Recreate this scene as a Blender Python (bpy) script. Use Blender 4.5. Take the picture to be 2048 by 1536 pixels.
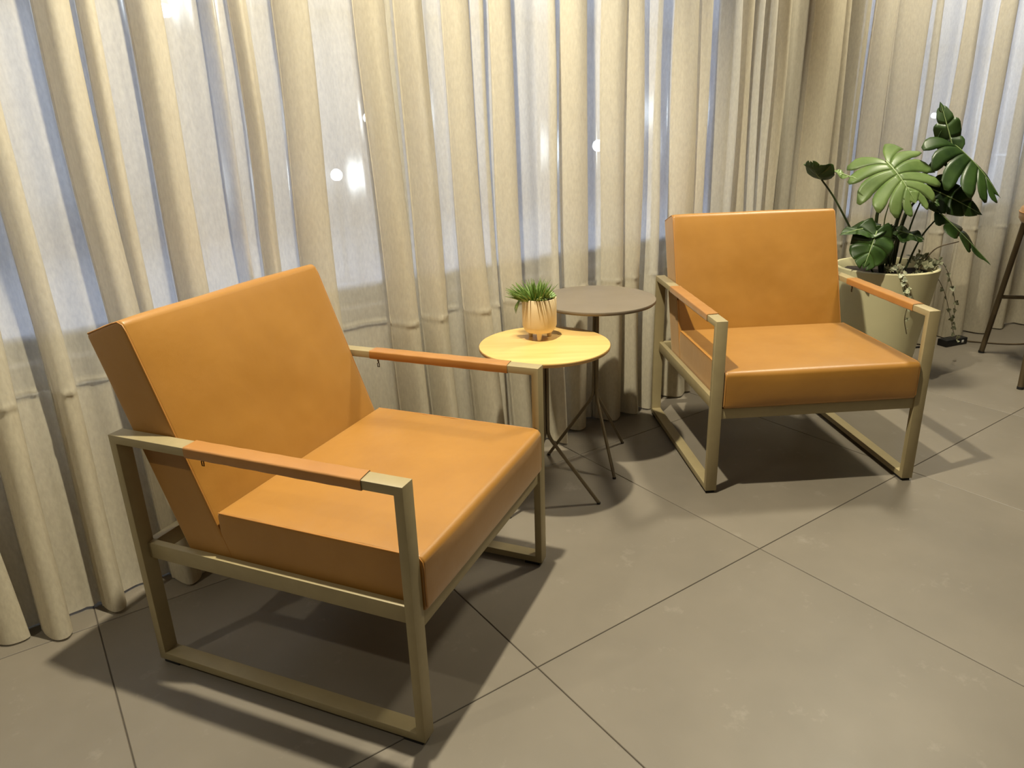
import bpy, bmesh, math, random
from mathutils import Vector, Matrix
import numpy as np

for o in list(bpy.data.objects): bpy.data.objects.remove(o)
scn = bpy.context.scene
COL = scn.collection

# ------------------------------------------------------------------ camera
F_PX, PITCH, ROLL, CAM_H = 1457.9, 0.3477, -0.0323, 1.1786
cp, sp, cr, sr = math.cos(PITCH), math.sin(PITCH), math.cos(ROLL), math.sin(ROLL)
FWD = Vector((0, cp, -sp)); UP0 = Vector((0, sp, cp)); R0 = Vector((1, 0, 0))
RIGHT = cr*R0 + sr*UP0; UP = -sr*R0 + cr*UP0
cam = bpy.data.cameras.new('camera'); cam_o = bpy.data.objects.new('camera', cam); COL.objects.link(cam_o)
cam.sensor_fit = 'HORIZONTAL'; cam.sensor_width = 36; cam.lens = F_PX/2048*36; cam.clip_start = 0.05
m3 = Matrix((RIGHT, UP, -FWD)).transposed()
cam_o.matrix_world = Matrix.Translation((0, 0, CAM_H)) @ m3.to_4x4()
scn.camera = cam_o

# ------------------------------------------------------------------ world (dusk sky outside)
w = bpy.data.worlds.new('dusk_sky'); scn.world = w; w.use_nodes = True
w.node_tree.nodes['Background'].inputs[0].default_value = (0.68, 0.77, 1.0, 1)
w.node_tree.nodes['Background'].inputs[1].default_value = 3.0

# window wall runs along M, N points from the room to the street
WA = math.radians(34.5)
M = Vector((math.cos(WA), math.sin(WA), 0)); N = Vector((-math.sin(WA), math.cos(WA), 0))
def mn(m, n, z=0.0): return M*m + N*n + Vector((0, 0, z))
CEIL = 3.0

# ------------------------------------------------------------------ lamps
def spot(loc, power, size=118, blend=.55, rad=.035, col=(1, .93, .72), aim=None):
    l = bpy.data.lights.new('ceiling_spot', 'SPOT'); l.energy = power; l.spot_size = math.radians(size)
    l.spot_blend = blend; l.shadow_soft_size = rad; l.color = col
    o = bpy.data.objects.new('ceiling_spot', l); o.location = loc; COL.objects.link(o)
    if aim is not None:
        o.rotation_euler = (Vector(aim)-Vector(loc)).to_track_quat('-Z', 'Y').to_euler()
for k, p, r_ in ((-1, 75, .035), (0, 415, .035), (1, 295, .16), (2, 225, .06)):
    spot((-.17+2.04*k, 1.58+1.43*k, CEIL-.04), p, rad=r_)
def fill_light(loc, power, sx, sy, col=(1, .93, .74)):  # soft fill added from deeper in the room, no known fixture
    l = bpy.data.lights.new('added_fill_light', 'AREA'); l.shape = 'RECTANGLE'; l.size = sx; l.size_y = sy
    l.energy = power; l.color = col
    o = bpy.data.objects.new('added_fill_light', l); o.location = loc; o.rotation_euler = (0, 0, WA); COL.objects.link(o)
fill_light(mn(.3, -1.9, CEIL-.02), 11, 1.2, 1.2)
fill_light(mn(3.3, -1.9, CEIL-.02), 9, 1.2, 1.2)

scn.view_settings.view_transform = 'Standard'; scn.view_settings.look = 'None'
scn.view_settings.gamma = 1; scn.view_settings.use_curve_mapping = False
scn.view_settings.exposure = 0.0
scn.cycles.max_bounces = 8; scn.cycles.diffuse_bounces = 3; scn.cycles.glossy_bounces = 2
scn.cycles.transmission_bounces = 4; scn.cycles.transparent_max_bounces = 6

# ------------------------------------------------------------------ helpers
def srgb(r, g, b):
    f = lambda c: (c/12.92 if c <= .04045 else ((c+.055)/1.055)**2.4)
    return (f(r/255), f(g/255), f(b/255), 1)
def pix(px, py, Y):
    """world point on the plane y=Y seen at photo pixel (px,py)"""
    d = RIGHT*((px-1024)/F_PX) + UP*((768-py)/F_PX) + FWD
    return Vector((0, 0, CAM_H)) + d*(Y/d.y)
def mesh_obj(name, bm, mat, parent=None, smooth=None, M4=None):
    me = bpy.data.meshes.new(name)
    bmesh.ops.recalc_face_normals(bm, faces=bm.faces)
    bm.to_mesh(me); bm.free()
    if mat: me.materials.append(mat)
    if smooth is not None:
        me.shade_smooth()
        me.set_sharp_from_angle(angle=math.radians(smooth))
    o = bpy.data.objects.new(name, me); COL.objects.link(o)
    if parent: o.parent = parent
    if M4 is not None: o.matrix_local = M4
    return o
def raw_obj(name, verts, faces, mat, parent=None, smooth=True):
    me = bpy.data.meshes.new(name); me.from_pydata([tuple(v) for v in verts], [], faces); me.update()
    if mat: me.materials.append(mat)
    if smooth: me.shade_smooth()
    o = bpy.data.objects.new(name, me); COL.objects.link(o)
    if parent: o.parent = parent
    return o
def empty(name, loc, rz=0.0):
    o = bpy.data.objects.new(name, None); o.location = loc; o.rotation_euler = (0, 0, rz)
    o.empty_display_size = .1; COL.objects.link(o); return o
def tag(o, label=None, cat=None, group=None, kind=None):
    if label: o['label'] = label
    if cat: o['category'] = cat
    if group: o['group'] = group
    if kind: o['kind'] = kind
    return o
def copy_tree(o, parent=None):
    c = o.copy(); COL.objects.link(c); c.parent = parent
    for ch in list(o.children): copy_tree(ch, c)
    return c
def bm_box(bm, x0, x1, y0, y1, z0, z1, bevel=0):
    r = bmesh.ops.create_cube(bm, size=1)
    for v in r['verts']:
        v.co = Vector(((x0+x1)/2+v.co.x*(x1-x0), (y0+y1)/2+v.co.y*(y1-y0), (z0+z1)/2+v.co.z*(z1-z0)))
    if bevel:
        es = {e for v in r['verts'] for e in v.link_edges}
        bmesh.ops.bevel(bm, geom=list(es), offset=bevel, segments=2, profile=.5, affect='EDGES')
def tube(bm, pts, rad, seg=8, closed=False, caps=True):
    """sweep a circle along pts; rad may be a list"""
    pts = [Vector(p) for p in pts]; n = len(pts)
    rads = rad if isinstance(rad, (list, tuple)) else [rad]*n
    rings = []; up = None
    for i, p in enumerate(pts):
        a = pts[i-1] if (i > 0 or closed) else p
        b = pts[(i+1) % n] if (i < n-1 or closed) else p
        t = (b-a).normalized()
        if up is None:
            up = t.orthogonal().normalized()
        up = (up - t*up.dot(t)).normalized(); s = t.cross(up)
        rings.append([bm.verts.new(p + (up*math.cos(2*math.pi*k/seg)+s*math.sin(2*math.pi*k/seg))*rads[i]) for k in range(seg)])
    m = n if closed else n-1
    for i in range(m):
        A, B = rings[i], rings[(i+1) % n]
        for k in range(seg):
            bm.faces.new((A[k], A[(k+1) % seg], B[(k+1) % seg], B[k]))
    if caps and not closed:
        bm.faces.new(rings[0]); bm.faces.new(rings[-1][::-1])
def lathe(bm, prof, seg=48, cx=0, cy=0):
    rings = []
    for r, z in prof:
        if r < 1e-6: rings.append([bm.verts.new((cx, cy, z))])
        else: rings.append([bm.verts.new((cx+r*math.cos(2*math.pi*k/seg), cy+r*math.sin(2*math.pi*k/seg), z)) for k in range(seg)])
    for A, B in zip(rings[:-1], rings[1:]):
        for k in range(seg):
            a, b = A[k % len(A)], A[(k+1) % len(A)]; c, d = B[(k+1) % len(B)], B[k % len(B)]
            f = []
            for v in (a, b, c, d):
                if v not in f: f.append(v)
            if len(f) > 2: bm.faces.new(f)
def spline(pts, n):
    """Catmull-Rom through pts"""
    P = [Vector(p) for p in pts]; P = [2*P[0]-P[1]] + P + [2*P[-1]-P[-2]]; out = []
    segs = len(P)-3
    for i in range(n+1):
        t = i/n*segs; k = min(int(t), segs-1); t -= k
        a, b, c, d = P[k:k+4]
        out.append(.5*((2*b)+(c-a)*t+(2*a-5*b+4*c-d)*t*t+(3*b-a-3*c+d)*t**3))
    return out

# ------------------------------------------------------------------ materials
def new_mat(name):
    m = bpy.data.materials.new(name); m.use_nodes = True
    nt = m.node_tree; return m, nt, nt.nodes['Principled BSDF'], nt.nodes['Material Output']
def noise(nt, scale, detail=3, rough=.55, coord='Object', stretch=None, dist=0):
    tc = nt.nodes.new('ShaderNodeTexCoord'); mp = nt.nodes.new('ShaderNodeMapping')
    nt.links.new(tc.outputs[coord], mp.inputs[0])
    if stretch: mp.inputs['Scale'].default_value = stretch
    nz = nt.nodes.new('ShaderNodeTexNoise'); nz.inputs['Scale'].default_value = scale
    nz.inputs['Detail'].default_value = detail; nz.inputs['Roughness'].default_value = rough
    nz.inputs['Distortion'].default_value = dist
    nt.links.new(mp.outputs[0], nz.inputs['Vector']); return nz
def ramp(nt, src, stops):
    r = nt.nodes.new('ShaderNodeValToRGB'); el = r.color_ramp.elements
    while len(el) < len(stops): el.new(.5)
    for e, (p, c) in zip(el, stops): e.position = p; e.color = c
    nt.links.new(src, r.inputs[0]); return r
def bump(nt, src, strength, dist, nxt=None):
    b = nt.nodes.new('ShaderNodeBump'); b.inputs['Strength'].default_value = strength; b.inputs['Distance'].default_value = dist
    nt.links.new(src, b.inputs['Height'])
    if nxt: nt.links.new(nxt.outputs[0], b.inputs['Normal'])
    return b
def simple(name, col, rough=.5, metal=0, var=.12, scale=8, bscale=None, bstr=.1, bdist=.001, spec=.5):
    m, nt, p, out = new_mat(name)
    nz = noise(nt, scale)
    c1 = tuple(c*(1-var) for c in col[:3])+(1,); c2 = tuple(min(1, c*(1+var)) for c in col[:3])+(1,)
    r = ramp(nt, nz.outputs['Fac'], [(.3, c1), (.7, c2)])
    nt.links.new(r.outputs[0], p.inputs['Base Color'])
    p.inputs['Roughness'].default_value = rough; p.inputs['Metallic'].default_value = metal
    p.inputs['Specular IOR Level'].default_value = spec
    if bscale:
        b = bump(nt, noise(nt, bscale, 3).outputs['Fac'], bstr, bdist); nt.links.new(b.outputs[0], p.inputs['Normal'])
    return m

MAT = {}
def leather(name, col, col2):
    m, nt, p, out = new_mat(name)
    r = ramp(nt, noise(nt, 5, 3, .6).outputs['Fac'], [(.3, col), (.72, col2)])
    nt.links.new(r.outputs[0], p.inputs['Base Color'])
    rr = nt.nodes.new('ShaderNodeMapRange'); rr.inputs[3].default_value = .36; rr.inputs[4].default_value = .5
    nt.links.new(noise(nt, 14, 2).outputs['Fac'], rr.inputs[0]); nt.links.new(rr.outputs[0], p.inputs['Roughness'])
    v = nt.nodes.new('ShaderNodeTexVoronoi'); v.inputs['Scale'].default_value = 520; v.feature = 'DISTANCE_TO_EDGE'
    tc = nt.nodes.new('ShaderNodeTexCoord'); nt.links.new(tc.outputs['Object'], v.inputs['Vector'])
    b1 = bump(nt, noise(nt, 11, 3, .6).outputs['Fac'], .25, .006)
    b2 = bump(nt, v.outputs['Distance'], .12, .0012, b1)
    nt.links.new(b2.outputs[0], p.inputs['Normal'])
    p.inputs['Specular IOR Level'].default_value = .5; p.inputs['Coat Weight'].default_value = .25; p.inputs['Coat Roughness'].default_value = .4
    p.inputs['Sheen Weight'].default_value = .3; p.inputs['Sheen Roughness'].default_value = .4; p.inputs['Sheen Tint'].default_value = (1, .85, .65, 1)
    return m
MAT['leather'] = leather('tan_leather', srgb(156, 107, 37), srgb(168, 118, 46))
MAT['leather_cover'] = leather('tan_leather_cover', srgb(160, 107, 46), srgb(174, 121, 60))
MAT['seam'] = simple('tan_thread', srgb(172, 118, 54), .5, var=.1)
MAT['frame'] = simple('khaki_powder_coat', srgb(154, 139, 103), .5, 0, .05, 20, 900, .15, .0006)
MAT['rubber'] = simple('black_rubber', srgb(22, 21, 20), .7)
MAT['zip'] = simple('dark_bronze', srgb(70, 50, 30), .4, .8)
MAT['table_metal'] = simple('taupe_powder_coat', srgb(118, 106, 90), .5, .05, .06, 10, 700, .2, .0006)
MAT['rod'] = simple('bronze_grey_rod', srgb(112, 100, 78), .4, .4, .08)

def tile_mat():
    m, nt, p, out = new_mat('taupe_porcelain_tile')
    oi = nt.nodes.new('ShaderNodeObjectInfo')
    tc = nt.nodes.new('ShaderNodeTexCoord')
    add = nt.nodes.new('ShaderNodeVectorMath'); add.operation = 'ADD'
    sc = nt.nodes.new('ShaderNodeVectorMath'); sc.operation = 'SCALE'; sc.inputs['Scale'].default_value = 3.7
    nt.links.new(oi.outputs['Location'], sc.inputs[0])
    nt.links.new(tc.outputs['Object'], add.inputs[0]); nt.links.new(sc.outputs[0], add.inputs[1])
    def nz(scale, det, rg=.6):
        n = nt.nodes.new('ShaderNodeTexNoise'); n.inputs['Scale'].default_value = scale; n.inputs['Detail'].default_value = det
        n.inputs['Roughness'].default_value = rg; nt.links.new(add.outputs[0], n.inputs['Vector']); return n
    a = nz(2.2, 4); r = ramp(nt, a.outputs['Fac'], [(.3, srgb(112, 104, 92)), (.7, srgb(125, 116, 103))])
    # pale dusty scuffs
    b = nz(9, 5, .7); r2 = ramp(nt, b.outputs['Fac'], [(.6, (0, 0, 0, 1)), (.8, (.22, .22, .22, 1))])
    mix = nt.nodes.new('ShaderNodeMix'); mix.data_type = 'RGBA'
    nt.links.new(r2.outputs[0], mix.inputs['Factor']); nt.links.new(r.outputs[0], mix.inputs['A']); mix.inputs['B'].default_value = srgb(196, 188, 176)
    br = nt.nodes.new('ShaderNodeMapRange'); br.inputs[3].default_value = .96; br.inputs[4].default_value = 1.04
    nt.links.new(oi.outputs['Random'], br.inputs[0])
    mul = nt.nodes.new('ShaderNodeVectorMath'); mul.operation = 'SCALE'
    nt.links.new(mix.outputs['Result'], mul.inputs[0]); nt.links.new(br.outputs[0], mul.inputs['Scale'])
    nt.links.new(mul.outputs[0], p.inputs['Base Color'])
    rr = nt.nodes.new('ShaderNodeMapRange'); rr.inputs[3].default_value = .38; rr.inputs[4].default_value = .52
    nt.links.new(nz(4, 2).outputs['Fac'], rr.inputs[0]); nt.links.new(rr.outputs[0], p.inputs['Roughness'])
    bb = bump(nt, nz(60, 2).outputs['Fac'], .08, .002); nt.links.new(bb.outputs[0], p.inputs['Normal'])
    return m
MAT['tile'] = tile_mat()
MAT['grout'] = simple('dark_grout', srgb(74, 66, 57), .9, var=.2, scale=30)

def fabric():
    m, nt, p, out = new_mat('sheer_linen')
    col = ramp(nt, noise(nt, 150, 2, .6, stretch=(1, 1, .35)).outputs['Fac'], [(.2, srgb(222, 211, 187)), (.8, srgb(252, 242, 218))])
    b3 = bump(nt, noise(nt, 25, 2, .6, stretch=(1, 1, .3)).outputs['Fac'], .1, .004)
    d = nt.nodes.new('ShaderNodeBsdfDiffuse'); t = nt.nodes.new('ShaderNodeBsdfTranslucent'); x = nt.nodes.new('ShaderNodeBsdfTransparent')
    for s in (d, t):
        nt.links.new(col.outputs[0], s.inputs['Color']); nt.links.new(b3.outputs[0], s.inputs['Normal'])
    # light that passes between the threads, slightly scattered
    rf = nt.nodes.new('ShaderNodeBsdfRefraction'); rf.inputs['IOR'].default_value = 1.12; rf.inputs['Roughness'].default_value = .45
    mx = nt.nodes.new('ShaderNodeMixShader'); mx.inputs[0].default_value = .8
    nt.links.new(x.outputs[0], mx.inputs[1]); nt.links.new(rf.outputs[0], mx.inputs[2])
    m1 = nt.nodes.new('ShaderNodeMixShader'); m1.inputs[0].default_value = .3
    m2 = nt.nodes.new('ShaderNodeMixShader'); m2.inputs[0].default_value = .40
    nt.links.new(d.outputs[0], m1.inputs[1]); nt.links.new(t.outputs[0], m1.inputs[2])
    nt.links.new(m1.outputs[0], m2.inputs[1]); nt.links.new(mx.outputs[0], m2.inputs[2])
    nt.links.new(m2.outputs[0], out.inputs[0])
    nt.nodes.remove(p)
    return m
MAT['fabric'] = fabric()
MAT['plaster'] = simple('dark_taupe_plaster', srgb(96, 88, 78), .9, var=.04, scale=3)
MAT['ceiling'] = simple('charcoal_ceiling_paint', srgb(70, 66, 62), .9, var=.03, scale=3)
MAT['kerb'] = simple('grey_stone_kerb', srgb(120, 108, 92), .8, var=.1)
MAT['alu'] = simple('grey_aluminium', srgb(96, 98, 104), .4, .6)
def glass():
    m, nt, p, out = new_mat('window_glass')
    nt.nodes.remove(p)
    t = nt.nodes.new('ShaderNodeBsdfTransparent'); t.inputs[0].default_value = (.93, .96, .96, 1)
    g = nt.nodes.new('ShaderNodeBsdfGlossy'); g.inputs['Roughness'].default_value = .02
    nz = noise(nt, 3, 2); rp = ramp(nt, nz.outputs['Fac'], [(.2, (.05, .05, .05, 1)), (.8, (.07, .07, .07, 1))])
    mx = nt.nodes.new('ShaderNodeMixShader'); nt.links.new(rp.outputs[0], mx.inputs[0])
    nt.links.new(t.outputs[0], mx.inputs[1]); nt.links.new(g.outputs[0], mx.inputs[2]); nt.links.new(mx.outputs[0], out.inputs[0])
    return m
MAT['glass'] = glass()
MAT['street'] = simple('pale_street_paving', srgb(168, 168, 172), .7, var=.12, scale=.8)
MAT['facade'] = simple('grey_facade', srgb(170, 172, 178), .8, var=.08, scale=.6)
MAT['facade_dark'] = simple('dark_facade_panel', srgb(138, 140, 148), .5, var=.1, scale=.7)

# ------------------------------------------------------------------ room shell
def quad_prism(name, pts, z0, z1, mat, kind='structure', parent=None):
    bm = bmesh.new()
    lo = [bm.verts.new((p.x, p.y, z0)) for p in pts]; hi = [bm.verts.new((p.x, p.y, z1)) for p in pts]
    n = len(pts)
    bm.faces.new(lo[::-1]); bm.faces.new(hi)
    for i in range(n): bm.faces.new((lo[i], lo[(i+1) % n], hi[(i+1) % n], hi[i]))
    o = mesh_obj(name, bm, mat, parent)
    if parent is None: tag(o, kind=kind)
    return o
M0, M1, N0 = -2.4, 6.4, -3.7
BEND = (2.9, 2.27)            # where the window wall bends (m, n of its room face)
T2 = (mn(4.6, 1.65)-mn(2.9, 2.06)).normalized(); N2 = Vector((-T2.y, T2.x, 0))
Bp = mn(*BEND); END = Bp + T2*3.6
floor = quad_prism('floor', [mn(M0, N0), mn(M1, N0), mn(M1, 2.45), mn(M0, 2.45)], -.12, -.0025, MAT['grout'])
# tiles 0.8 m square, joints 3 mm
V0 = Vector((.696, 1.799, 0)); T = .8; G = .0012
tm = None
for i in range(-5, 6):
    for j in range(-6, 2):
        c = V0 + M*((i+.5)*T) + N*((j+.5)*T)
        if tm is None:
            bm = bmesh.new(); h = T/2-G
            bm_box(bm, -h, h, -h, h, -.012, 0)
            top = [e for e in bm.edges if all(v.co.z > -.001 for v in e.verts)]
            bmesh.ops.bevel(bm, geom=top, offset=.0012, segments=1, affect='EDGES')
            o = mesh_obj('tile', bm, MAT['tile'], floor); tm = o.data
        else:
            o = bpy.data.objects.new('tile', tm); COL.objects.link(o); o.parent = floor
        o.location = c; o.rotation_euler = (0, 0, WA)
quad_prism('ceiling', [mn(M0, N0), mn(M1, N0), mn(M1, 2.6), mn(M0, 2.6)], CEIL, CEIL+.1, MAT['ceiling'])
quad_prism('wall_left', [mn(M0-.1, N0), mn(M0, N0), mn(M0, 2.5), mn(M0-.1, 2.5)], 0, CEIL, MAT['plaster'])
quad_prism('wall_right', [mn(M1, N0), mn(M1+.1, N0), mn(M1+.1, 2.5), mn(M1, 2.5)], 0, CEIL, MAT['plaster'])
quad_prism('wall_back', [mn(M0, N0-.1), mn(M1, N0-.1), mn(M1, N0), mn(M0, N0)], 0, CEIL, MAT['plaster'])
# window wall: stone kerb, header, pier, glazing
SILL, HEAD = .60, 2.55
def wall_seg(name, P, D, Nn, a, b, z0, z1, mat, t=.2, kind='structure', parent=None):
    return quad_prism(name, [P+D*a, P+D*b, P+D*b+Nn*t, P+D*a+Nn*t], z0, z1, mat, kind, parent)
O1 = mn(0, BEND[1])
wall_seg('wall_window_kerb', O1, M, N, M0, BEND[0], 0, SILL, MAT['kerb'])
wall_seg('wall_window_header', O1, M, N, M0, BEND[0], HEAD, CEIL, MAT['plaster'])
PIER = .62
wall_seg('wall_pier', Bp, T2, N2, 0, PIER, 0, CEIL, MAT['plaster'])
wall_seg('wall_bend_kerb', Bp, T2, N2, PIER, 3.7, 0, SILL, MAT['kerb'])
wall_seg('wall_bend_header', Bp, T2, N2, PIER, 3.7, HEAD, CEIL, MAT['plaster'])
def glazing(name, P, D, Nn, a, b):
    fr = bpy.data.objects.new(name, None); COL.objects.link(fr); tag(fr, kind='structure')
    t = .05; Q = P + Nn*.08
    for nm, a0, b0, z0, z1 in (('bottom_rail', a, b, SILL, SILL+t), ('top_rail', a, b, HEAD-t, HEAD), ('stile', a, a+t, SILL+t, HEAD-t), ('stile', b-t, b, SILL+t, HEAD-t)):
        wall_seg(nm, Q, D, Nn, a0, b0, z0, z1, MAT['alu'], .06, parent=fr)
    wall_seg('pane', Q+Nn*.025, D, Nn, a+t, b-t, SILL+t, HEAD-t, MAT['glass'], .008, parent=fr)
glazing('window_1', O1, M, N, -2.4, -.55)
glazing('window_2', O1, M, N, -.55, 1.18)
glazing('window_3', O1, M, N, 1.18, 2.9)
glazing('window_4', Bp, T2, N2, PIER, 2.2)
glazing('window_5', Bp, T2, N2, 2.2, 3.7)
# street outside
tag(quad_prism('street', [mn(-14, 2.5), mn(22, 2.5), mn(22, 30), mn(-14, 30)], -.2, -.1, MAT['street']), kind='structure')

# facade across the street
b_root = empty('street_facade', mn(2, 9.5, -.1), WA)
tag(b_root, 'pale grey building front across the street, seen dimly through the sheer curtains', 'building')
def fbox(name, x0, x1, y0, y1, z0, z1, mat, parent=b_root):
    bm = bmesh.new(); bm_box(bm, x0, x1, y0, y1, z0, z1); return mesh_obj(name, bm, mat, parent)
fbox('wall', -24, 24, 0, .4, 0, 7, MAT['facade'])
fbox('plinth', -24, 24, -.12, 0, 0, .55, MAT['facade_dark'])
fbox('ledge', -24, 24, -.2, 0, 2.6, 2.8, MAT['facade'])
for k in range(15):
    wd = fbox('shop_window', -22+k*3, -19.8+k*3, -.04, 0, .6, 2.45, MAT['facade_dark'])

# added globes on posts, made up to give the glints through the cloth
def glow():
    m, nt, p, out = new_mat('glint_globe')
    p.inputs['Emission Color'].default_value = (.9, .95, 1, 1); p.inputs['Emission Strength'].default_value = 22
    r = ramp(nt, noise(nt, 5).outputs['Fac'], [(0, (.9, .9, .9, 1)), (1, (1, 1, 1, 1))]); nt.links.new(r.outputs[0], p.inputs['Base Color'])
    return m
MAT['globe'] = glow()
def added_glint_lamp(m, n, z, r):
    o = empty('added_glint_lamp', mn(m, n, -.1)); tag(o, 'added lit globe on a slim post, making a glint beyond the curtains', 'lamp', 'added glint globes beyond the curtains')
    bm = bmesh.new(); lathe(bm, [(0, 0), (.07, 0), (.07, .015), (.022, .03), (.02, z+.1-r*.8), (.035, z+.1-r*.7), (0, z+.1-r*.6)], 16); mesh_obj('post', bm, MAT['alu'], o, 30)
    bm = bmesh.new(); bmesh.ops.create_icosphere(bm, subdivisions=3, radius=r)
    g = mesh_obj('globe', bm, MAT['globe'], o, 60); g.location = (0, 0, z+.1)
for a_ in [(2.42, 6, 0.79, 0.05), (3.3, 7.2, 1.24, 0.05), (6.19, 7, 0.85, 0.07), (8.14, 7.6, 1.22, 0.06), (1.62, 7.5, 2.16, 0.06), (11.1, 5.5, 1.05, 0.04)]:
    added_glint_lamp(*a_)
# ------------------------------------------------------------------ curtains
rnd = random.Random(7)
# left/right edges (metres along the track) of the pleats that stand proud of the cloth
FA = [(-1.9, -1.8), (-1.7, -1.58), (-1.5, -1.42), (-1.28, -1.17), (-1.05, -.95), (-.86, -.78), (-.68, -.56), (-.47, -.37), (-.27, -.19), (-.1, -.035), (0.02, .075), (.174, .249), (.262, .30), (.364, .44), (.535, .575), (.608, .650), (.716, .801), (.952, 1.033), (1.074, 1.151),
      (1.231, 1.31), (1.322, 1.382), (1.401, 1.473), (1.605, 1.655)]
FB = [(1.69, 1.784), (1.877, 1.971), (1.978, 2.055), (2.089, 2.172), (2.236, 2.345), (2.353, 2.421), (2.482, 2.60), (2.61, 2.665), (2.67, 2.746), (2.757, 2.818), (2.836, 2.895)]
FC = [(.075, .213), (.218, .254), (.285, .386), (.409, .51), (.534, .686), (.735, .796), (.957, 1.021), (1.183, 1.25), (1.335, 1.44), (1.55, 1.62), (1.72, 1.83), (1.95, 2.02), (2.15, 2.25), (2.4, 2.46), (2.6, 2.7), (2.85, 2.95), (3.1, 3.18)]
HEM = .58
def section(folds, a, b, depth, seed):
    """list of (s, depth, fold_centre) along the cloth"""
    r = random.Random(seed); out = []; cur = a
    def flat(x0, x1):
        n = max(2, int((x1-x0)/.012)); ph = r.uniform(0, 6.28); am = r.uniform(.003, .009); fr = r.uniform(.8, 1.5)
        for i in range(n):
            u = i/n; env = math.sin(math.pi*u)
            out.append((x0+(x1-x0)*u, am*env*math.sin(2*math.pi*fr*u+ph), None))
    for (l, r_) in folds:
        if l > cur: flat(cur, l)
        wd = r_-l; d = depth*min(1.25, .6+wd*5)*r.uniform(.85, 1.15); c = (l+r_)/2
        if r.random() < .72:   # pleat pressed sideways: three layers of cloth
            cp_ = [(0, 0), (.10, .5), (.42, 1), (.82, .9), (1.0, .66), (.62, .52), (.16, .42), (.02, .26), (.38, .12), (.8, .05)]
            j = lambda q: q*(1+r.uniform(-.12, .12))
            pp = spline([(l+wd*x, d*j(y), 0) for x, y in cp_]+[(r_, 0, 0)], 44)[:-1]
            out.extend((p.x, p.y, c) for p in pp)
        else:                  # open rounded pleat
            n = 18; sk = r.uniform(-.2, .3); k = r.uniform(.0, .1)
            for i in range(n):
                u = i/n
                out.append((l+wd*(u-k*math.sin(2*math.pi*u))+sk*wd*math.sin(math.pi*u)**2*.5, d*math.sin(math.pi*u)**.8, c))
        cur = r_
    if b > cur: flat(cur, b)
    out.append((b, 0, None)); return out
def curtain(name, folds, a, b, origin, D, Nn, depth, seed, label, z_bot=.005, flare=None):
    sec = section(folds, a, b, depth, seed); r = random.Random(seed+50)
    drift = {}
    zs = [z_bot, .03, .06, .11, .18, .26, .35, .44, .52, .562, .574, .58, .588, .60, .66, .75, .88, 1.02, 1.18, 1.35, 1.55, 1.8, 2.1, 2.5, CEIL-.03]
    for _, _, c in sec:
        if c is not None and c not in drift: drift[c] = (r.uniform(-.018, .018), r.uniform(-.2, .25), r.uniform(0, 6.3))
    ph = [r.uniform(0, 6.3) for _ in range(4)]
    def pos(s, dd, c, z, extra=0.0):
        q = max(0.0, 1-z/1.6); sag = 0
        if c is not None:
            dr, ds, p0 = drift[c]
            s = s + dr*q*q*2 + .004*math.sin(z*5+p0)
            dd = dd*(1+ds*q*2*(.5+.5*math.sin(p0+2*z))) * (1+.35*q)
        dd += .012*q*q*math.sin(s*9+ph[0]) + .004*math.sin(s*23+z*4+ph[1])
        if flare: dd += flare(s)*q*q
        if flare: dd -= .04*math.exp(-((s-.63)/.12)**2)*math.exp(-((z-.8)/.3)**2)   # pushed back by the chair
        if .56 < z < .605: dd += .0028*(1 if abs(z-.58) < .002 else -.3) + .0022*math.sin(s*260+ph[2])*(1 if z < .585 else .3)
        zz = z
        if z < .02: zz = z + .004*(1+math.sin(s*17+ph[3]))*.5
        return origin + D*s - Nn*(dd-extra) + Vector((0, 0, zz))
    def build(nm, zlist, extra, parent=None):
        V = []; Fc = []; n = len(sec)
        for z in zlist:
            for (s, dd, c) in sec: V.append(pos(s, dd, c, z, extra))
        for i in range(len(zlist)-1):
            for j in range(n-1):
                Fc.append((i*n+j, i*n+j+1, (i+1)*n+j+1, (i+1)*n+j))
        return raw_obj(nm, V, Fc, MAT['fabric'], parent)
    root = build(name, zs, 0)
    build('hem', [z for z in zs if z <= .581], .0035, root)
    tag(root, label, 'curtain', 'sheer curtains along the window wall')
    return root
BASE_N = 2.13
def flareA(s):  # the cloth kicks out into the room at its foot
    return .05 + .10*math.exp(-((s+.05)/.5)**2) + .03*math.exp(-((s-1.45)/.2)**2)
curtain('curtain', FA, -2.3, 1.655, mn(0, BASE_N), M, N, .07, 3,
        'long sheer beige curtain behind the armchair whose arm reaches the oak side table', flare=flareA)
curtain('curtain', FB, 1.668, 2.93, mn(0, BASE_N), M, N, .06, 11,
        'tightly pleated beige curtain between the taupe side table and the planter armchair')
curtain('curtain', FC, -.02, 3.3, mn(2.93, 2.085), T2, N2, .06, 21,
        'beige curtain hanging behind the monstera planter, sheer over the window beside the bar stool')

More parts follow.
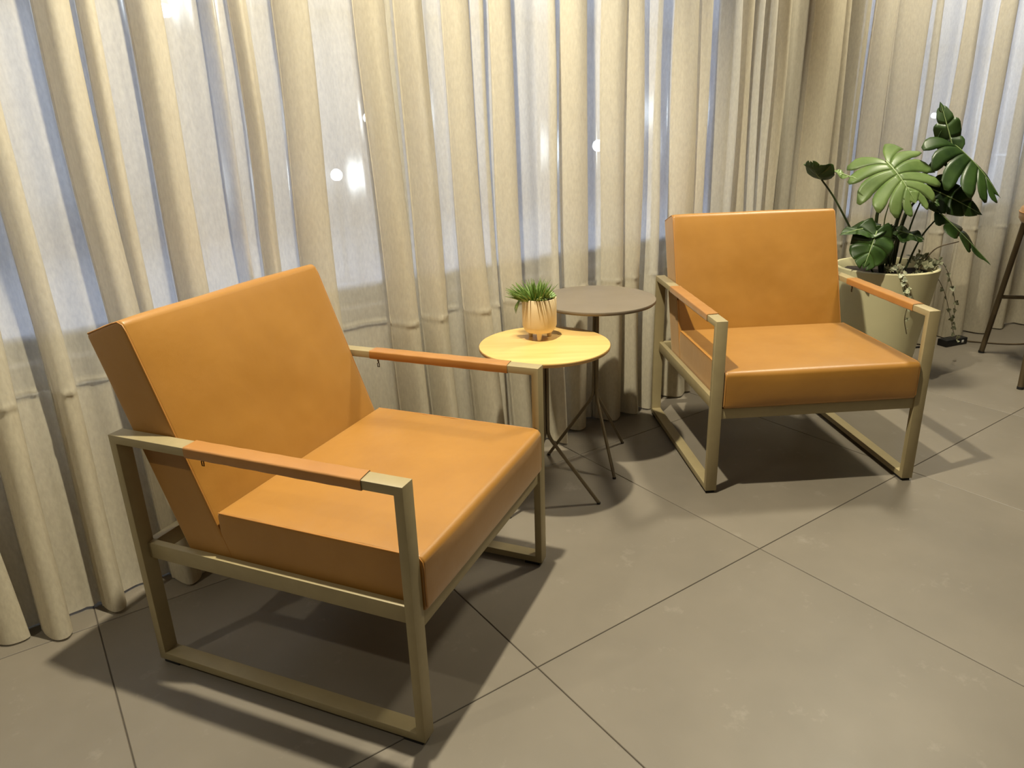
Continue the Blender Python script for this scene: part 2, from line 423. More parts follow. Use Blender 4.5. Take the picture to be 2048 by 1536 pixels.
# ------------------------------------------------------------------ armchairs
W, D, TW, TD, H, PAD = .7061, .7104, .0365, .0192, .585, .010
def side_frame_mesh():
    bm = bmesh.new(); x0, x1 = -TW/2, TW/2
    outer = [(-D/2, PAD), (D/2, PAD), (D/2, H), (-D/2, H)]
    inner = [(-D/2+TD, PAD+TD), (D/2-TD, PAD+TD), (D/2-TD, H-TD), (-D/2+TD, H-TD)]
    vs = {}
    for nm, loop in (('o', outer), ('i', inner)):
        for k, (y, z) in enumerate(loop):
            for s, x in (('a', x0), ('b', x1)): vs[nm, k, s] = bm.verts.new((x, y, z))
    for k in range(4):
        n = (k+1) % 4
        bm.faces.new((vs['o', k, 'a'], vs['o', n, 'a'], vs['i', n, 'a'], vs['i', k, 'a']))
        bm.faces.new((vs['o', k, 'b'], vs['o', n, 'b'], vs['i', n, 'b'], vs['i', k, 'b']))
        bm.faces.new((vs['o', k, 'a'], vs['o', n, 'a'], vs['o', n, 'b'], vs['o', k, 'b']))
        bm.faces.new((vs['i', k, 'a'], vs['i', n, 'a'], vs['i', n, 'b'], vs['i', k, 'b']))
    bmesh.ops.recalc_face_normals(bm, faces=bm.faces)
    es = [e for e in bm.edges if e.calc_face_angle(0) > .5]
    bmesh.ops.bevel(bm, geom=es, offset=.0014, segments=2, profile=.5, affect='EDGES')
    return bm
def rrect(y0, y1, z0, z1, radii, n=7):
    """rounded rectangle, corner order: (y1,z1),(y0,z1),(y0,z0),(y1,z0)"""
    pts = []
    for (cy, cz, a0), r in zip(((y1, z1, 0), (y0, z1, 90), (y0, z0, 180), (y1, z0, 270)), radii):
        sy = -1 if cy == y1 else 1; sz = -1 if cz == z1 else 1
        oy, oz = cy+sy*r, cz+sz*r
        for i in range(n):
            a = math.radians(a0+90*i/(n-1)); pts.append((oy+r*math.cos(a), oz+r*math.sin(a)))
    # subdivide the long sides so that the faces can swell
    out = []
    for a, b in zip(pts, pts[1:]+pts[:1]):
        out.append(a); L = math.hypot(b[0]-a[0], b[1]-a[1]); k = int(L/.03)
        for i in range(1, k+1): out.append((a[0]+(b[0]-a[0])*i/(k+1), a[1]+(b[1]-a[1])*i/(k+1)))
    return out
def cushion_mesh(hw, y0, y1, z0, z1, radii, rs, crown_top, crown_front, seed):
    """upholstered block: profile in yz swept along x, soft swelling on top and front"""
    prof = rrect(y0, y1, z0, z1, radii); cy, cz = (y0+y1)/2, (z0+z1)/2
    r = random.Random(seed); p = [r.uniform(0, 6.3) for _ in range(6)]
    sts = [(-hw, rs+.012), (-hw, rs)]
    for i in range(1, 6):
        a = math.radians(90*i/5); sts.append((-hw+rs*(1-math.cos(a)), rs*(1-math.sin(a))))
    n = 26
    for i in range(1, n): sts.append((-hw+rs+(2*hw-2*rs)*i/n, 0))
    sts += [(-x, ins) for x, ins in reversed(sts[:7])]
    bm = bmesh.new(); rings = []
    for x, ins in sts:
        ring = []
        fx = max(0.0, 1-(abs(x)/hw)**3.0)
        for (y, z) in prof:
            ky = (y-cy)/((y1-y0)/2); kz = (z-cz)/((z1-z0)/2)
            yy = cy+(y-cy)*(1-ins/((y1-y0)/2)); zz = cz+(z-cz)*(1-ins/((z1-z0)/2))
            fy = max(0.0, 1-abs(ky)**3.0); fz = max(0.0, 1-abs(kz)**3.0)
            if kz > .5: zz += crown_top*fx*fy + .0012*math.sin(x*19+p[0])*math.sin(y*17+p[1])*fy
            if ky > .5: yy += crown_front*fx*fz + .0012*math.sin(x*15+p[2])*math.sin(z*21+p[3])*fz
            # gathered leather near the corners
            c = max(0, abs(x)/hw-.8)/.2
            if kz > .5: zz += .0012*c*math.sin(y*70+p[4])*fy
            ring.append(bm.verts.new((x, yy, zz)))
        rings.append(ring)
    m = len(prof)
    for A, B in zip(rings[:-1], rings[1:]):
        for k in range(m): bm.faces.new((A[k], A[(k+1) % m], B[(k+1) % m], B[k]))
    bm.faces.new(rings[0]); bm.faces.new(rings[-1][::-1])
    return bm
HW = .3135
def armchair(label):
    root = empty('armchair', (0, 0, 0)); tag(root, label, 'armchair', 'tan leather armchairs by the curtains')
    # frames: +x is the sitter's right
    fm = None
    for s in (1, -1):
        M4 = Matrix.Translation((s*(W/2-TW/2), 0, 0))
        fr = mesh_obj('side_frame', side_frame_mesh(), MAT['frame'], root, 30, M4)
        for y in (-D/2+.03, D/2-.03):
            bm = bmesh.new(); bm_box(bm, -TW/2+.003, TW/2-.003, y-.022, y+.022, 0, PAD+.0005, .001)
            mesh_obj('foot_glide', bm, MAT['rubber'], fr)
        # stitched leather sleeve on the arm bar
        bm = bmesh.new(); ym, t = (-.146, .268), .0022
        prof = rrect(-TW/2-t, TW/2+t, H-TD-t, H+t, (.004,)*4, 4)
        rings = []; NY = 30; rr = random.Random(5+s)
        for i in range(NY+1):
            y = ym[0]+(ym[1]-ym[0])*i/NY
            e = .0008*math.sin(i*1.3+s)+rr.uniform(-.0003, .0003)
            rings.append([bm.verts.new((px*(1+e*8), y+(.004*(px/TW) if i == NY else 0), (pz-(H-TD/2))*(1+e*30)+H-TD/2)) for px, pz in prof])
        k = len(prof)
        for A, B in zip(rings[:-1], rings[1:]):
            for q in range(k): bm.faces.new((A[q], A[(q+1) % k], B[(q+1) % k], B[q]))
        inn = [[bm.verts.new((v.co.x*.93, v.co.y, (v.co.z-(H-TD/2))*.9+H-TD/2)) for v in R] for R in (rings[0], rings[-1])]
        for R, I in ((rings[0], inn[0]), (rings[-1], inn[1])):
            for q in range(k): bm.faces.new((R[q], R[(q+1) % k], I[(q+1) % k], I[q]))
        cv = mesh_obj('armrest_cover', bm, MAT['leather_cover'], root, 40, M4)
        bm = bmesh.new(); tube(bm, [(-s*.006, -.128, H-TD-.001), (-s*.006, -.128, H-TD-.010), (-s*.005, -.127, H-TD-.016)], [.0028, .0022, .0016], 6)
        tube(bm, [(-s*.006, -.131, H-TD-.018), (-s*.006, -.128, H-TD-.016), (-s*.006, -.125, H-TD-.018), (-s*.006, -.1255, H-TD-.028), (-s*.006, -.1305, H-TD-.028)], .0013, 6, closed=True)
        mesh_obj('zip_pull', bm, MAT['zip'], cv, 40)
        # lower rail, thinner than the leg and set on its inner half
        bm = bmesh.new(); xr = s*(W/2-TW); xo = xr+s*.0175
        bm_box(bm, min(xr, xo), max(xr, xo), -D/2+TD, D/2-TD, .279, .317, .0012)
        mesh_obj('side_rail', bm, MAT['frame'], root, 30)
    bm = bmesh.new(); bm_box(bm, -W/2+TW, W/2-TW, D/2-.031, D/2-.005, .262, .2975, .0012)
    mesh_obj('front_rail', bm, MAT['frame'], root, 30)
    bm = bmesh.new(); bm_box(bm, -W/2+TW, W/2-TW, -D/2+.006, -D/2+.028, .279, .317, .0012)
    mesh_obj('rear_rail', bm, MAT['frame'], root, 30)
    # seat
    sc = mesh_obj('seat_cushion', cushion_mesh(HW, -.135, .362, .2985, .421, (.016, .01, .01, .012), .006, .008, .006, 3), MAT['leather'], root, 50)
    for s in (1, -1):
        x = s*(HW-.0012)
        path = [(x, -.13, .4195), (x, .1, .4195), (x, .34, .4195), (x, .352, .417), (x, .3585, .409), (x, .3605, .395), (x, .3605, .36), (x, .3605, .312)]
        bm = bmesh.new(); tube(bm, path, .0017, 6); mesh_obj('seam', bm, MAT['seam'], sc, 60)
    # back, built upright then reclined about its lower front edge
    rec = math.atan(.355)
    M4 = Matrix.Translation((0, -.1085, .308)) @ Matrix.Rotation(rec, 4, 'X')
    bl = .552
    bc = mesh_obj('back_cushion', cushion_mesh(HW, -.118, 0, 0, bl, (.016, .008, .008, .008), .006, .004, .010, 9), MAT['leather'], root, 50, M4)
    for s in (1, -1):
        x = s*(HW-.0012)
        path = [(x, -.0015, .01), (x, -.0015, .3), (x, -.0015, bl-.03), (x, -.004, bl-.012), (x, -.014, bl-.003), (x, -.03, bl-.0012), (x, -.112, bl-.0012)]
        bm = bmesh.new(); tube(bm, path, .0017, 6); mesh_obj('seam', bm, MAT['seam'], bc, 60)
    return root
ch1 = armchair('tan leather armchair with khaki metal frame, its arm reaching to the small oak side table')
ch1.location = (-.3842, 1.5923, 0); ch1.rotation_euler = (0, 0, -.4040-math.pi/2)
ch2 = copy_tree(ch1); ch2['label'] = 'tan leather armchair with khaki metal frame, standing in front of the monstera planter'
ch2.location = (.9545, 2.5065, 0); ch2.rotation_euler = (0, 0, -1.507-math.pi/2)

# ------------------------------------------------------------------ side tables
def oak_mat():
    m, nt, p, out = new_mat('honey_oak_veneer')
    nz = noise(nt, 3.0, 8, .62, stretch=(1, 14, 1), dist=.3)
    r = ramp(nt, nz.outputs['Fac'], [(.3, srgb(206, 166, 98)), (.55, srgb(216, 178, 110)), (.75, srgb(222, 186, 120))])
    nt.links.new(r.outputs[0], p.inputs['Base Color']); p.inputs['Roughness'].default_value = .38
    b = bump(nt, noise(nt, 40, 4, .6, stretch=(1, 20, 1)).outputs['Fac'], .08, .001); nt.links.new(b.outputs[0], p.inputs['Normal'])
    return m
MAT['oak'] = oak_mat(); MAT['oak_edge'] = simple('pale_oak_edge', srgb(206, 164, 104), .5, var=.12, scale=20)
def side_table(name, label, c, htop, rtop, bend, ang0, rf, top_mat, edge_mat, thick=.0125, rrod=.0058):
    root = empty(name, (c[0], c[1], 0)); tag(root, label, 'side table', 'round side tables between the armchairs')
    bm = bmesh.new(); b = .003
    lathe(bm, [(0, htop), (rtop*.5, htop), (rtop-b*1.3, htop), (rtop-b*.4, htop-b*.35), (rtop, htop-b*1.2), (rtop-.0006, htop-thick+.0025), (rtop-.003, htop-thick), (0, htop-thick)], 96)
    top = mesh_obj('table_top', bm, top_mat, root, 40)
    if edge_mat:
        bm = bmesh.new(); z1 = htop-b*1.3
        lathe(bm, [(rtop+.0003, z1), (rtop-.0002, htop-thick+.0023), (rtop-.0026, htop-thick-.0004), (rtop-.02, htop-thick-.0004)], 96)
        mesh_obj('edge_band', bm, edge_mat, top, 40)
    bm = bmesh.new(); lathe(bm, [(0, htop-thick), (.06, htop-thick), (.06, htop-thick-.004), (0, htop-thick-.004)], 32)
    mesh_obj('mounting_plate', bm, MAT['rod'], root, 30)
    for k in range(3):
        a = ang0+k*2*math.pi/3; d = Vector((math.cos(a), math.sin(a), 0)); r0 = rrod*1.17
        foot = d*rf + Vector((0, 0, .004)); knee = d*r0 + Vector((0, 0, bend))
        dirn = (foot-knee).normalized()
        pts = [d*r0+Vector((0, 0, htop-thick-.003)), d*r0+Vector((0, 0, bend+.05))]
        for i in range(7):
            t = i/6; p0 = d*r0+Vector((0, 0, bend+.024)); p2 = knee+dirn*.024
            pts.append((1-t)**2*p0+2*t*(1-t)*knee+t*t*p2)
        pts.append(foot)
        bm = bmesh.new(); tube(bm, pts, rrod, 12); lg = mesh_obj('leg', bm, MAT['rod'], root, 50)
        bm = bmesh.new(); lathe(bm, [(0, .006), (.0062, .006), (.0062, 0), (0, 0)], 12, foot.x, foot.y)
        mesh_obj('foot_cap', bm, MAT['rubber'], lg, 30)
    return root
side_table('side_table', 'low round side table with honey oak top carrying the little succulent pot', (.103, 2.135), .533, .2005, .226, math.radians(-16.2-.0)-math.radians(0), .172, MAT['oak'], MAT['oak_edge'])
side_table('side_table', 'taller round side table with plain taupe top and thin metal rod legs', (.296, 2.423), .601, .2, .247, math.radians(-74), .172, MAT['table_metal'], None)

# ------------------------------------------------------------------ succulent pot
MAT['ceramic'] = simple('cream_ceramic', srgb(230, 208, 166), .6, var=.05, scale=30)
MAT['soil'] = simple('dark_potting_soil', srgb(38, 30, 24), .95, var=.4, scale=90, bscale=200, bstr=.6, bdist=.004)
def green(name, c1, c2, rough=.35, scale=14, sss=0.0, trans=.15):
    m, nt, p, out = new_mat(name)
    r = ramp(nt, noise(nt, scale, 4).outputs['Fac'], [(.3, c1), (.7, c2)])
    nt.links.new(r.outputs[0], p.inputs['Base Color']); p.inputs['Roughness'].default_value = rough
    t = nt.nodes.new('ShaderNodeBsdfTranslucent'); nt.links.new(r.outputs[0], t.inputs[0])
    mx = nt.nodes.new('ShaderNodeMixShader'); mx.inputs[0].default_value = trans
    nt.links.new(p.outputs[0], mx.inputs[1]); nt.links.new(t.outputs[0], mx.inputs[2]); nt.links.new(mx.outputs[0], out.inputs[0])
    return m
MAT['spike'] = green('fresh_green_spikes', srgb(78, 110, 38), srgb(152, 178, 94), .45, 60)
MAT['rosette'] = green('pale_green_rosette', srgb(130, 162, 96), srgb(176, 198, 136), .4, 30)
pc = Vector((.092, 2.2, .533)); pr = .0535
sp_root = empty('potted_succulent', pc)
tag(sp_root, 'small cream footed pot of spiky green succulents standing on the oak table', 'potted plant')
bm = bmesh.new()
lathe(bm, [(0, .0215), (.03, .0215), (.042, .0235), (pr-.005, .031), (pr, .043), (pr, .09), (pr, .128), (pr-.001, .1295), (pr-.004, .129), (pr-.0048, .126), (pr-.005, .112), (0, .112)], 64)
pot = mesh_obj('pot', bm, MAT['ceramic'], sp_root, 40)
for k in range(3):
    a = math.radians(-95+120*k)
    bm = bmesh.new(); fx, fy = .034*math.cos(a), .034*math.sin(a)
    lathe(bm, [(0, 0), (.0055, 0), (.0065, .0015), (.0085, .024), (.011, .028)], 16, fx, fy)
    mesh_obj('foot', bm, MAT['ceramic'], pot, 40)
bm = bmesh.new(); lathe(bm, [(0, .119), (.025, .12), (pr-.0048, .117), (pr-.0048, .113)], 32)
mesh_obj('soil', bm, MAT['soil'], sp_root, 40)
rr = random.Random(4); bm = bmesh.new()
for k in range(300):
    a = rr.uniform(0, 6.283); q = math.sqrt(rr.random())*.04
    b = Vector((-.010+q*math.cos(a)*1.0, q*math.sin(a), .116))
    if b.x > .016: continue
    out = Vector((math.cos(a), math.sin(a), 0))*(q/.038)
    if b.x < -.02: out += Vector((-.45, 0, 0))
    L = rr.uniform(.035, .078)*(1-.1*q/.038)
    d = (out*rr.uniform(.5, 1.0)+Vector((rr.uniform(-.3, .3), rr.uniform(-.3, .3), rr.uniform(.75, 1.25)))).normalized()
    p1 = b+d*L*.5; p2 = b+d*L+out*.006+Vector((0, 0, -.004*q/.038))
    rad = rr.uniform(.0014, .0023)
    tube(bm, [b, p1, p2], [rad, rad*1.15, rad*.25], 5)
tag(mesh_obj('spiky_leaves', bm, MAT['spike'], sp_root, 60), kind='stuff')
bm = bmesh.new()
for k in range(5):
    tube(bm, spline([(-.04, -.02+.006*k, .124), (-.053, -.024+.006*k, .131), (-.063-.003*k, -.026+.005*k, .12-.004*k), (-.068-.001*k, -.03+.006*k, .104-.006*k)], 8), [.0012]*8+[.0004], 5)
tag(mesh_obj('trailing_tips', bm, MAT['spike'], sp_root, 60), kind='stuff')
for rc in ((.028, -.014, .131, 1.25), (.008, -.036, .129, .95), (.03, .016, .131, 1.05)):
    bm = bmesh.new()
    for ring, (n, el, L) in enumerate(((9, .25, .021), (7, .6, .017), (5, 1.05, .012))):
        for k in range(n):
            a = 2*math.pi*(k+.5*ring)/n; d = Vector((math.cos(a)*math.cos(el), math.sin(a)*math.cos(el), math.sin(el)))
            c = Vector(rc[:3]); L2 = L*rc[3]
            tube(bm, [c, c+d*L2*.4, c+d*L2*.75, c+d*L2], [.0012*rc[3], .0036*rc[3], .0042*rc[3], .0006], 6)
    mesh_obj('rosette', bm, MAT['rosette'], sp_root, 60)

# ------------------------------------------------------------------ planter with monstera
MAT['planter'] = simple('pale_sage_planter', srgb(202, 194, 154), .45, var=.04, scale=6, bscale=120, bstr=.08)
MAT['planter_rim'] = simple('planter_rim', srgb(196, 194, 166), .45, var=.04, scale=6)
MAT['leaf'] = green('monstera_green', srgb(30, 52, 18), srgb(62, 88, 36), .42, 9, trans=.1)
MAT['leaf_new_lit'] = green('monstera_pale_green', srgb(82, 106, 52), srgb(116, 136, 78), .42, 9, trans=.12)  # young leaf's own pale tone; on the big leaf, light painted in
MAT['vein'] = simple('pale_vein', srgb(140, 160, 104), .4)
MAT['stem'] = simple('dark_green_petiole', srgb(44, 56, 26), .45, var=.2, scale=20)
MAT['vine'] = simple('brown_vine', srgb(84, 68, 44), .6)
MAT['ivy'] = green('variegated_ivy', srgb(60, 76, 44), srgb(206, 204, 170), .5, 120)
PX, PY = 1.655, 3.16; PR, PZ = .212, .532
pl = empty('monstera_planter', (PX, PY, 0))
tag(pl, 'large pale sage tapered planter of monstera and trailing ivy behind an armchair', 'potted plant')
bm = bmesh.new()
lathe(bm, [(0, 0), (.128, 0), (.138, .006), (.142, .02), (PR-.006, PZ-.05), (PR-.001, PZ-.012), (PR, PZ-.004), (PR-.003, PZ), (PR-.012, PZ), (PR-.015, PZ-.004), (PR-.016, PZ-.05), (0, PZ-.05)], 72)
mesh_obj('planter', bm, MAT['planter'], pl, 40)
bm = bmesh.new(); rr = random.Random(2)
lathe(bm, [(0, PZ-.028), (.06, PZ-.03), (.13, PZ-.034), (PR-.0165, PZ-.038), (PR-.0165, PZ-.045)], 40)
for v in bm.verts: v.co.z += rr.uniform(-.004, .004)
mesh_obj('soil', bm, MAT['soil'], pl, 60)
OFF = Vector((PX, PY, 0))
def leaf(base, tip, normal, hw, mat, nl=6, split=.5, gap=.5, droop=.25, cup=.5, seed=0, heart=1.0, veins=True):
    """one monstera blade: lobes fan out from the midrib, split towards the margin"""
    r = random.Random(seed); base, tip = Vector(base), Vector(tip)
    t = tip-base; L = t.length; t.normalize(); nrm = Vector(normal); nrm = (nrm-t*nrm.dot(t)).normalized(); s = t.cross(nrm)
    def P(a, b):
        # a along midrib, b lateral (metres); bend down along both
        z = -droop*(a/L)**2*L*.5 - cup*(abs(b)/hw)**1.6*hw*.5 + .012*math.sin(a/L*9+seed)*abs(b)/hw
        return base + t*a + s*b + nrm*z
    def outline(u):  # half width along the midrib, u 0..1
        return hw*(math.sin(math.pi*min(1, (u*.86+.16)))**.62)*(1-.25*u**3)
    V, Fc = [], []
    def strip(side, u0, u1, ang0, ang1, w0, w1, ts, gp, rows=9):
        k0 = len(V); cols = 5
        for i in range(rows+1):
            q = i/rows
            sh = 1 if q < ts else 1-gp*((q-ts)/(1-ts))**.8
            if q > .8 and gp > .1: sh *= 1-.75*((q-.8)/.2)**1.6
            for j in range(cols):
                v = .5+(j/(cols-1)-.5)*sh + (.22*(1-sh) if q > .7 and gp > .1 else 0)
                u = u0+(u1-u0)*v; an = ang0+(ang1-ang0)*v; ww = (w0+(w1-w0)*v)*(1-.07*(2*v-1)**2)
                bend_f = an-.30*q   # lobes curve towards the tip
                a = u*L + math.cos(bend_f)*ww*q; b = math.sin(bend_f)*ww*q
                zoff = -.016*hw*(2*v-1)**2*(1 if q > .1 else 0)*(.4+.6*q)
                p = P(a, side*b) + nrm*zoff
                V.append(p)
        for i in range(rows):
            for j in range(cols-1):
                q = k0+i*cols+j; Fc.append((q, q+1, q+cols+1, q+cols))
    for side in (1, -1):
        edges = [0]+[(k/nl)**1.0 for k in range(1, nl+1)]
        for k in range(nl):
            f0, f1 = k/nl, (k+1)/nl
            u0, u1 = .02+.80*f0**1.15, .02+.80*f1**1.15
            A0, A1 = math.radians(165*heart+40*(1-heart)-(165*heart+40*(1-heart)-34)*f0**.85), math.radians(165*heart+40*(1-heart)-(165*heart+40*(1-heart)-34)*f1**.85)
            g0, g1 = (.62+.38*math.sin(math.pi*min(1, f0*.9+.12))), (.62+.38*math.sin(math.pi*min(1, f1*.9+.12)))
            w0 = hw*1.02*g0*(1 if f0 < .55 else 1-(f0-.55)*.55); w1 = hw*1.02*g1*(1 if f1 < .55 else 1-(f1-.55)*.55)
            sp_ = split*r.uniform(.85, 1.15); gp = gap*r.uniform(.7, 1.2)
            if k == 0: gp *= .5
            strip(side, u0, u1, A0, A1, w0, w1, min(.95, sp_), min(.85, gp))
    # terminal lobe
    k0 = len(V); rows = 8
    for i in range(rows+1):
        q = i/rows; ww = hw*.42*(1-q**1.5)*(.25+.75*min(1, q*3+.1)) if q > 0 else hw*.02
        for j in range(5): V.append(P(L*(.78+.24*q), (j/4-.5)*2*ww*.62))
    for i in range(rows):
        for j in range(4):
            q = k0+i*5+j; Fc.append((q, q+1, q+6, q+5))
    V = [v-OFF for v in V]
    o = raw_obj('leaf', V, Fc, mat, pl)
    sol = o.modifiers.new('thickness', 'SOLIDIFY'); sol.thickness = .0008
    if veins:
        bm = bmesh.new()
        tube(bm, [P(L*a, 0)+nrm*.0008-OFF for a in (0, .2, .4, .6, .8, .95)], [.0028, .0026, .0022, .0018, .0012, .0006], 6)
        mesh_obj('midrib', bm, MAT['vein'], o, 60)
    return o
def petiole(pts, r0=.006, r1=.004, mat='stem'):
    P = spline(pts, 14); n = len(P)
    bm = bmesh.new(); tube(bm, [p-OFF for p in P], [r0+(r1-r0)*i/(n-1) for i in range(n)], 8)
    mesh_obj('petiole', bm, MAT[mat], pl, 60)
soil_at = lambda dx, dy: Vector((PX+dx, PY+dy, PZ-.035))
LV = [  # base px,Y   tip px,Y   normal   half width  material  lobes split gap droop cup
    ((1772, 322, 3.10), (1838, 386, 2.94), (-.12, -.75, .65), .175, 'leaf_new_lit', 6, .55, .26, .5, .55, 1),
    ((1902, 284, 3.14), (2018, 372, 3.02), (.3, -.5, .8), .165, 'leaf', 6, .52, .3, .35, 1.0, 2),
    ((1906, 298, 3.13), (1884, 204, 3.16), (-.35, -.9, .2), .058, 'leaf', 3, .75, .35, .3, .6, 15),
    ((1860, 376, 3.16), (1970, 424, 3.08), (.1, -.75, .25), .075, 'leaf', 4, .97, .05, .25, .4, 3),
    ((1882, 428, 3.10), (1986, 524, 3.0), (.5, -.6, .6), .07, 'leaf', 4, .55, .5, .1, .5, 4),
    ((1754, 462, 2.98), (1730, 534, 2.92), (-.15, -1, .35), .085, 'leaf', 4, .97, .05, .2, .35, 5),
    ((1768, 464, 3.0), (1772, 528, 2.96), (.55, -.85, .3), .062, 'leaf', 4, .6, .4, .25, .5, 6),
    ((1760, 452, 3.04), (1684, 460, 2.96), (0, -.3, .95), .062, 'leaf', 4, .97, .05, .2, .2, 7),
    ((1798, 462, 3.06), (1848, 474, 3.0), (.05, -.5, .85), .05, 'leaf', 4, .97, .05, .25, .3, 8),
    ((1772, 482, 3.05), (1790, 450, 3.08), (.2, -.9, .3), .04, 'leaf', 4, .97, .05, .2, .3, 9),
    ((1643, 359, 3.1), (1617, 342, 3.02), (-.1, -.05, 1), .06, 'leaf', 4, .97, .05, -.6, -1.1, 10),
    ((1836, 366, 3.2), (1908, 362, 3.12), (.0, -.3, -.9), .07, 'leaf', 4, .7, .3, .2, .3, 11),
    ((1893, 320, 3.16), (1866, 246, 3.2), (.75, -.5, .1), .05, 'leaf', 4, .97, .05, -.6, .5, 12),
    ((1668, 343, 3.08), (1716, 356, 3.0), (0, -.4, .9), .018, 'leaf_new_lit', 4, .97, .05, .1, .3, 13),
    ((1846, 392, 3.08), (1880, 408, 3.02), (.1, -.6, .7), .035, 'leaf', 4, .6, .4, .2, .4, 14),
]
bases = []
for (b, tp, nr, hw, mt, nl, spl, gp, dr, cu, sd) in LV:
    B, Tt = pix(*b), pix(*tp); bases.append(B)
    leaf(B, Tt, nr, hw, MAT[mt], nl, spl, gp, dr, cu, sd)
petiole([soil_at(-.03, -.02), pix(1752, 450, 3.1), pix(1764, 392, 3.09), bases[0]], .0085, .005)
petiole([soil_at(.0, .0), pix(1800, 425, 3.14), pix(1845, 350, 3.16), bases[1]], .0085, .006)
petiole([soil_at(.03, .0), pix(1812, 430, 3.14), bases[3]], .006, .0045)
petiole([soil_at(.05, -.05), pix(1842, 475, 3.1), bases[4]], .0045, .003)
petiole([soil_at(-.02, -.06), pix(1768, 490, 3.04), bases[5]], .005, .004)
petiole([soil_at(-.01, -.06), pix(1776, 495, 3.05), bases[6]], .005, .004)
petiole([soil_at(-.02, -.02), pix(1768, 480, 3.08), bases[7]], .005, .004)
petiole([soil_at(.02, -.02), pix(1790, 495, 3.08), bases[8]], .005, .004)
petiole([soil_at(.01, -.01), pix(1774, 500, 3.08), bases[9]], .004, .003)
petiole([soil_at(-.06, -.02), pix(1700, 455, 3.1), pix(1668, 395, 3.1), bases[10]], .0045, .0035)
petiole([soil_at(.02, .02), pix(1806, 440, 3.18), bases[11]], .007, .005)
petiole([pix(1845, 350, 3.16), pix(1875, 335, 3.16), bases[12]], .005, .004)
petiole([bases[10], pix(1655, 348, 3.09), bases[13]], .002, .0015)
petiole([soil_at(.04, -.02), pix(1822, 450, 3.1), bases[14]], .0042, .003)
petiole([soil_at(-.02, -.01), pix(1768, 450, 3.08), pix(1779, 405, 3.08)], .003, .002, 'vein')
petiole([soil_at(.09, -.08), pix(1868, 500, 3.04), pix(1918, 483, 3.02)], .003, .002, 'vine')
# ivy trailing over the rim
ivy_bm = bmesh.new(); rr = random.Random(9)
def ivy_leaf(p, d, size):
    d = Vector(d).normalized(); nrm = Vector((rr.uniform(-.5, .5), -1, rr.uniform(-.2, .8))).normalized()
    nrm = (nrm-d*nrm.dot(d)).normalized(); s = d.cross(nrm)
    o = [(0, 0), (.05, .32), (.25, .55), (.45, .32), (.7, .28), (1, 0), (.7, -.28), (.45, -.32), (.25, -.55), (.05, -.32)]
    vs = [ivy_bm.verts.new(p-OFF+d*a*size+s*b*size+nrm*(.12*size*(abs(b)))) for a, b in o]
    c = ivy_bm.verts.new(p-OFF+d*.4*size-nrm*.05*size)
    for i in range(len(vs)): ivy_bm.faces.new((vs[i], vs[(i+1) % len(vs)], c))
def vine(pts, nleaf, size, r=.0018, start=.1):
    P = spline(pts, 24); bm = bmesh.new(); tube(bm, [p-OFF for p in P], r, 6); mesh_obj('ivy_vine', bm, MAT['vine'], pl, 60)
    for k in range(nleaf):
        i = int((start+(1-start)*(k+.5)/nleaf)*24); p = P[i]
        ivy_leaf(p, (rr.uniform(-1, 1), rr.uniform(-.8, .1), rr.uniform(-1, .3)), size*rr.uniform(.7, 1.25))
yf = 2.94
vine([pix(1790, 528, 3.02), pix(1798, 536, 2.965), pix(1806, 560, yf-.005), pix(1812, 588, yf), pix(1818, 602, yf)], 16, .024)
vine([pix(1796, 530, 3.02), pix(1803, 538, 2.965), pix(1812, 570, yf), pix(1823, 596, yf), pix(1815, 614, yf), pix(1809, 640, 2.95), pix(1813, 668, 2.96)], 10, .022)
vine([pix(1778, 532, 3.0), pix(1784, 533, 2.98), pix(1806, 530, 2.99)], 9, .024, start=0)
vine([pix(1850, 522, 3.06), pix(1866, 540, 3.06), pix(1888, 582, 3.1), pix(1900, 630, 3.18), pix(1908, 668, 3.26), pix(1918, 683, 3.4)], 9, .02, .0012, .25)
vine([pix(1868, 516, 3.06), pix(1888, 530, 3.06), pix(1902, 565, 3.1), pix(1910, 610, 3.16), pix(1904, 652, 3.2)], 12, .022, .0012, .05)
for k in range(46):
    a = rr.uniform(-.9, .9); q = PR*rr.uniform(.55, .98)
    p = Vector((PX+q*math.cos(a-.35), PY+q*math.sin(a-.35), PZ+rr.uniform(-.02, .035)))
    ivy_leaf(p, (rr.uniform(-1, 1), rr.uniform(-1, .3), rr.uniform(-.2, 1)), rr.uniform(.018, .03))
tag(mesh_obj('ivy_leaves', ivy_bm, MAT['ivy'], pl, 60), kind='stuff')

# ------------------------------------------------------------------ bar stool at the right edge
MAT['stool_metal'] = simple('dark_bronze_tube', srgb(92, 78, 56), .45, .3, .08)
f1, f2 = Vector((2.376, 3.494, 0)), Vector((2.228, 2.976, 0))
sd = (f2-f1).normalized(); ac = Vector((-sd.y, sd.x, 0)); WS = .47
if ac.x < 0: ac = -ac
st = empty('bar_stool', (f1+f2)/2+ac*WS/2)
tag(st, 'bar stool with tan leather seat and dark bronze splayed legs near the power strip', 'stool')
SO = st.location.copy(); SH = .675
tops = []
for f, s in ((f1, 1), (f2, -1)):
    for q in (0, 1):
        ft = f+ac*WS*q; tp = f + sd*(.115*s) + ac*(WS*q + (.035 if q == 0 else -.035)) + Vector((0, 0, SH))
        bm = bmesh.new(); tube(bm, [ft-SO+Vector((0, 0, .004)), tp-SO], .0125, 12); lg = mesh_obj('leg', bm, MAT['stool_metal'], st, 50)
        bm = bmesh.new(); tube(bm, [ft-SO, ft-SO+Vector((0, 0, .012))], .0135, 12); mesh_obj('foot_cap', bm, MAT['rubber'], lg, 30)
        tops.append((ft, tp))
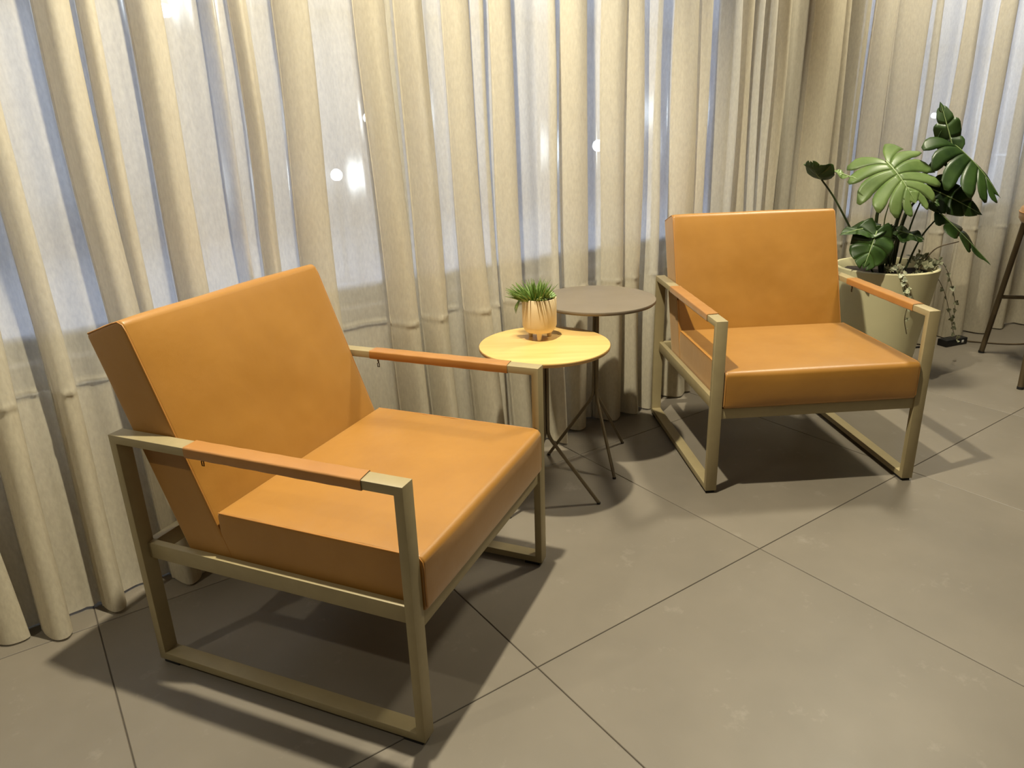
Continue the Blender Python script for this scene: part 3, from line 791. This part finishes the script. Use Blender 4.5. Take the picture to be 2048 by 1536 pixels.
def on_leg(i, z): a, b = tops[i]; return a+(b-a)*(z/SH)-SO
for i, j, z in ((0, 1, .30), (2, 3, .30)):
    bm = bmesh.new(); tube(bm, [on_leg(i, z), on_leg(j, z)], .009, 10); mesh_obj('footrest_bar', bm, MAT['stool_metal'], st, 50)
sc_ = (f1+f2)/2+ac*(WS/2) - SO
M4 = Matrix.Translation((sc_.x, sc_.y, SH)) @ Matrix.Rotation(math.atan2(ac.y, ac.x), 4, 'Z')
bm = bmesh.new(); lathe(bm, [(0, 0), (.235, 0), (.258, .006), (.268, .022), (.27, .045), (.266, .066), (.25, .079), (.2, .085), (.1, .083), (0, .081)], 64)
mesh_obj('seat', bm, MAT['leather'], st, 50, M4)
bm = bmesh.new(); P_ = [(.2695*math.cos(2*math.pi*k/64), .2695*math.sin(2*math.pi*k/64), .05) for k in range(64)]
tube(bm, P_, .002, 6, closed=True); mesh_obj('seam', bm, MAT['seam'], st, 60, M4)

# ------------------------------------------------------------------ power strip, cables on the floor
MAT['black_plastic'] = simple('black_plastic', srgb(20, 20, 21), .45)
MAT['white_plastic'] = simple('white_plastic', srgb(225, 222, 214), .5)
ps = empty('power_strip', (2.315, 3.645, 0), math.radians(20.9)); tag(ps, 'small black power strip lying on the floor under the curtain hem', 'power strip')
bm = bmesh.new(); bm_box(bm, -.075, .075, -.028, .028, .0, .036, .004); bd = mesh_obj('body', bm, MAT['black_plastic'], ps, 30)
for k in (-.04, .01):
    bm = bmesh.new(); lathe(bm, [(0, .0365), (.016, .0365), (.0175, .0372), (.019, .0365), (.019, .0355)], 20, k, 0); mesh_obj('socket', bm, MAT['black_plastic'], ps, 30)
bm = bmesh.new(); bm_box(bm, .032, .046, -.03, -.027, .012, .026, .001); mesh_obj('switch', bm, MAT['white_plastic'], ps, 30)
q0 = Vector((2.315, 3.645, 0))+Vector((math.cos(.365), math.sin(.365), 0))*.073
bm = bmesh.new(); tube(bm, spline([q0+Vector((0, 0, .012)), q0+Vector((.06, -.01, .005)), Vector((2.6, 3.60, .0045)), Vector((2.75, 3.62, .0045)), Vector((2.88, 3.68, .0045)), Vector((3.2, 3.75, .0045))], 30), .004, 8)
tag(mesh_obj('power_cable', bm, MAT['vine'], None, 60), 'thin brown cable running along the floor from the power strip behind the stool', 'cable')
cb = empty('plug_cable', (2.11, 3.60, 0)); tag(cb, 'black cable with a white plug lying on the floor beside the planter', 'cable')
bm = bmesh.new(); tube(bm, spline([(.03, 0, .007), (-.02, -.003, .005), (-.07, -.04, .0045), (-.12, -.12, .0045)], 16), .0045, 8); mesh_obj('cord', bm, MAT['black_plastic'], cb, 60)
bm = bmesh.new(); tube(bm, [(.028, 0, .009), (.05, .002, .009), (.085, .004, .009), (.09, .004, .009)], [.005, .0085, .0085, .006], 12); mesh_obj('plug', bm, MAT['white_plastic'], cb, 50)
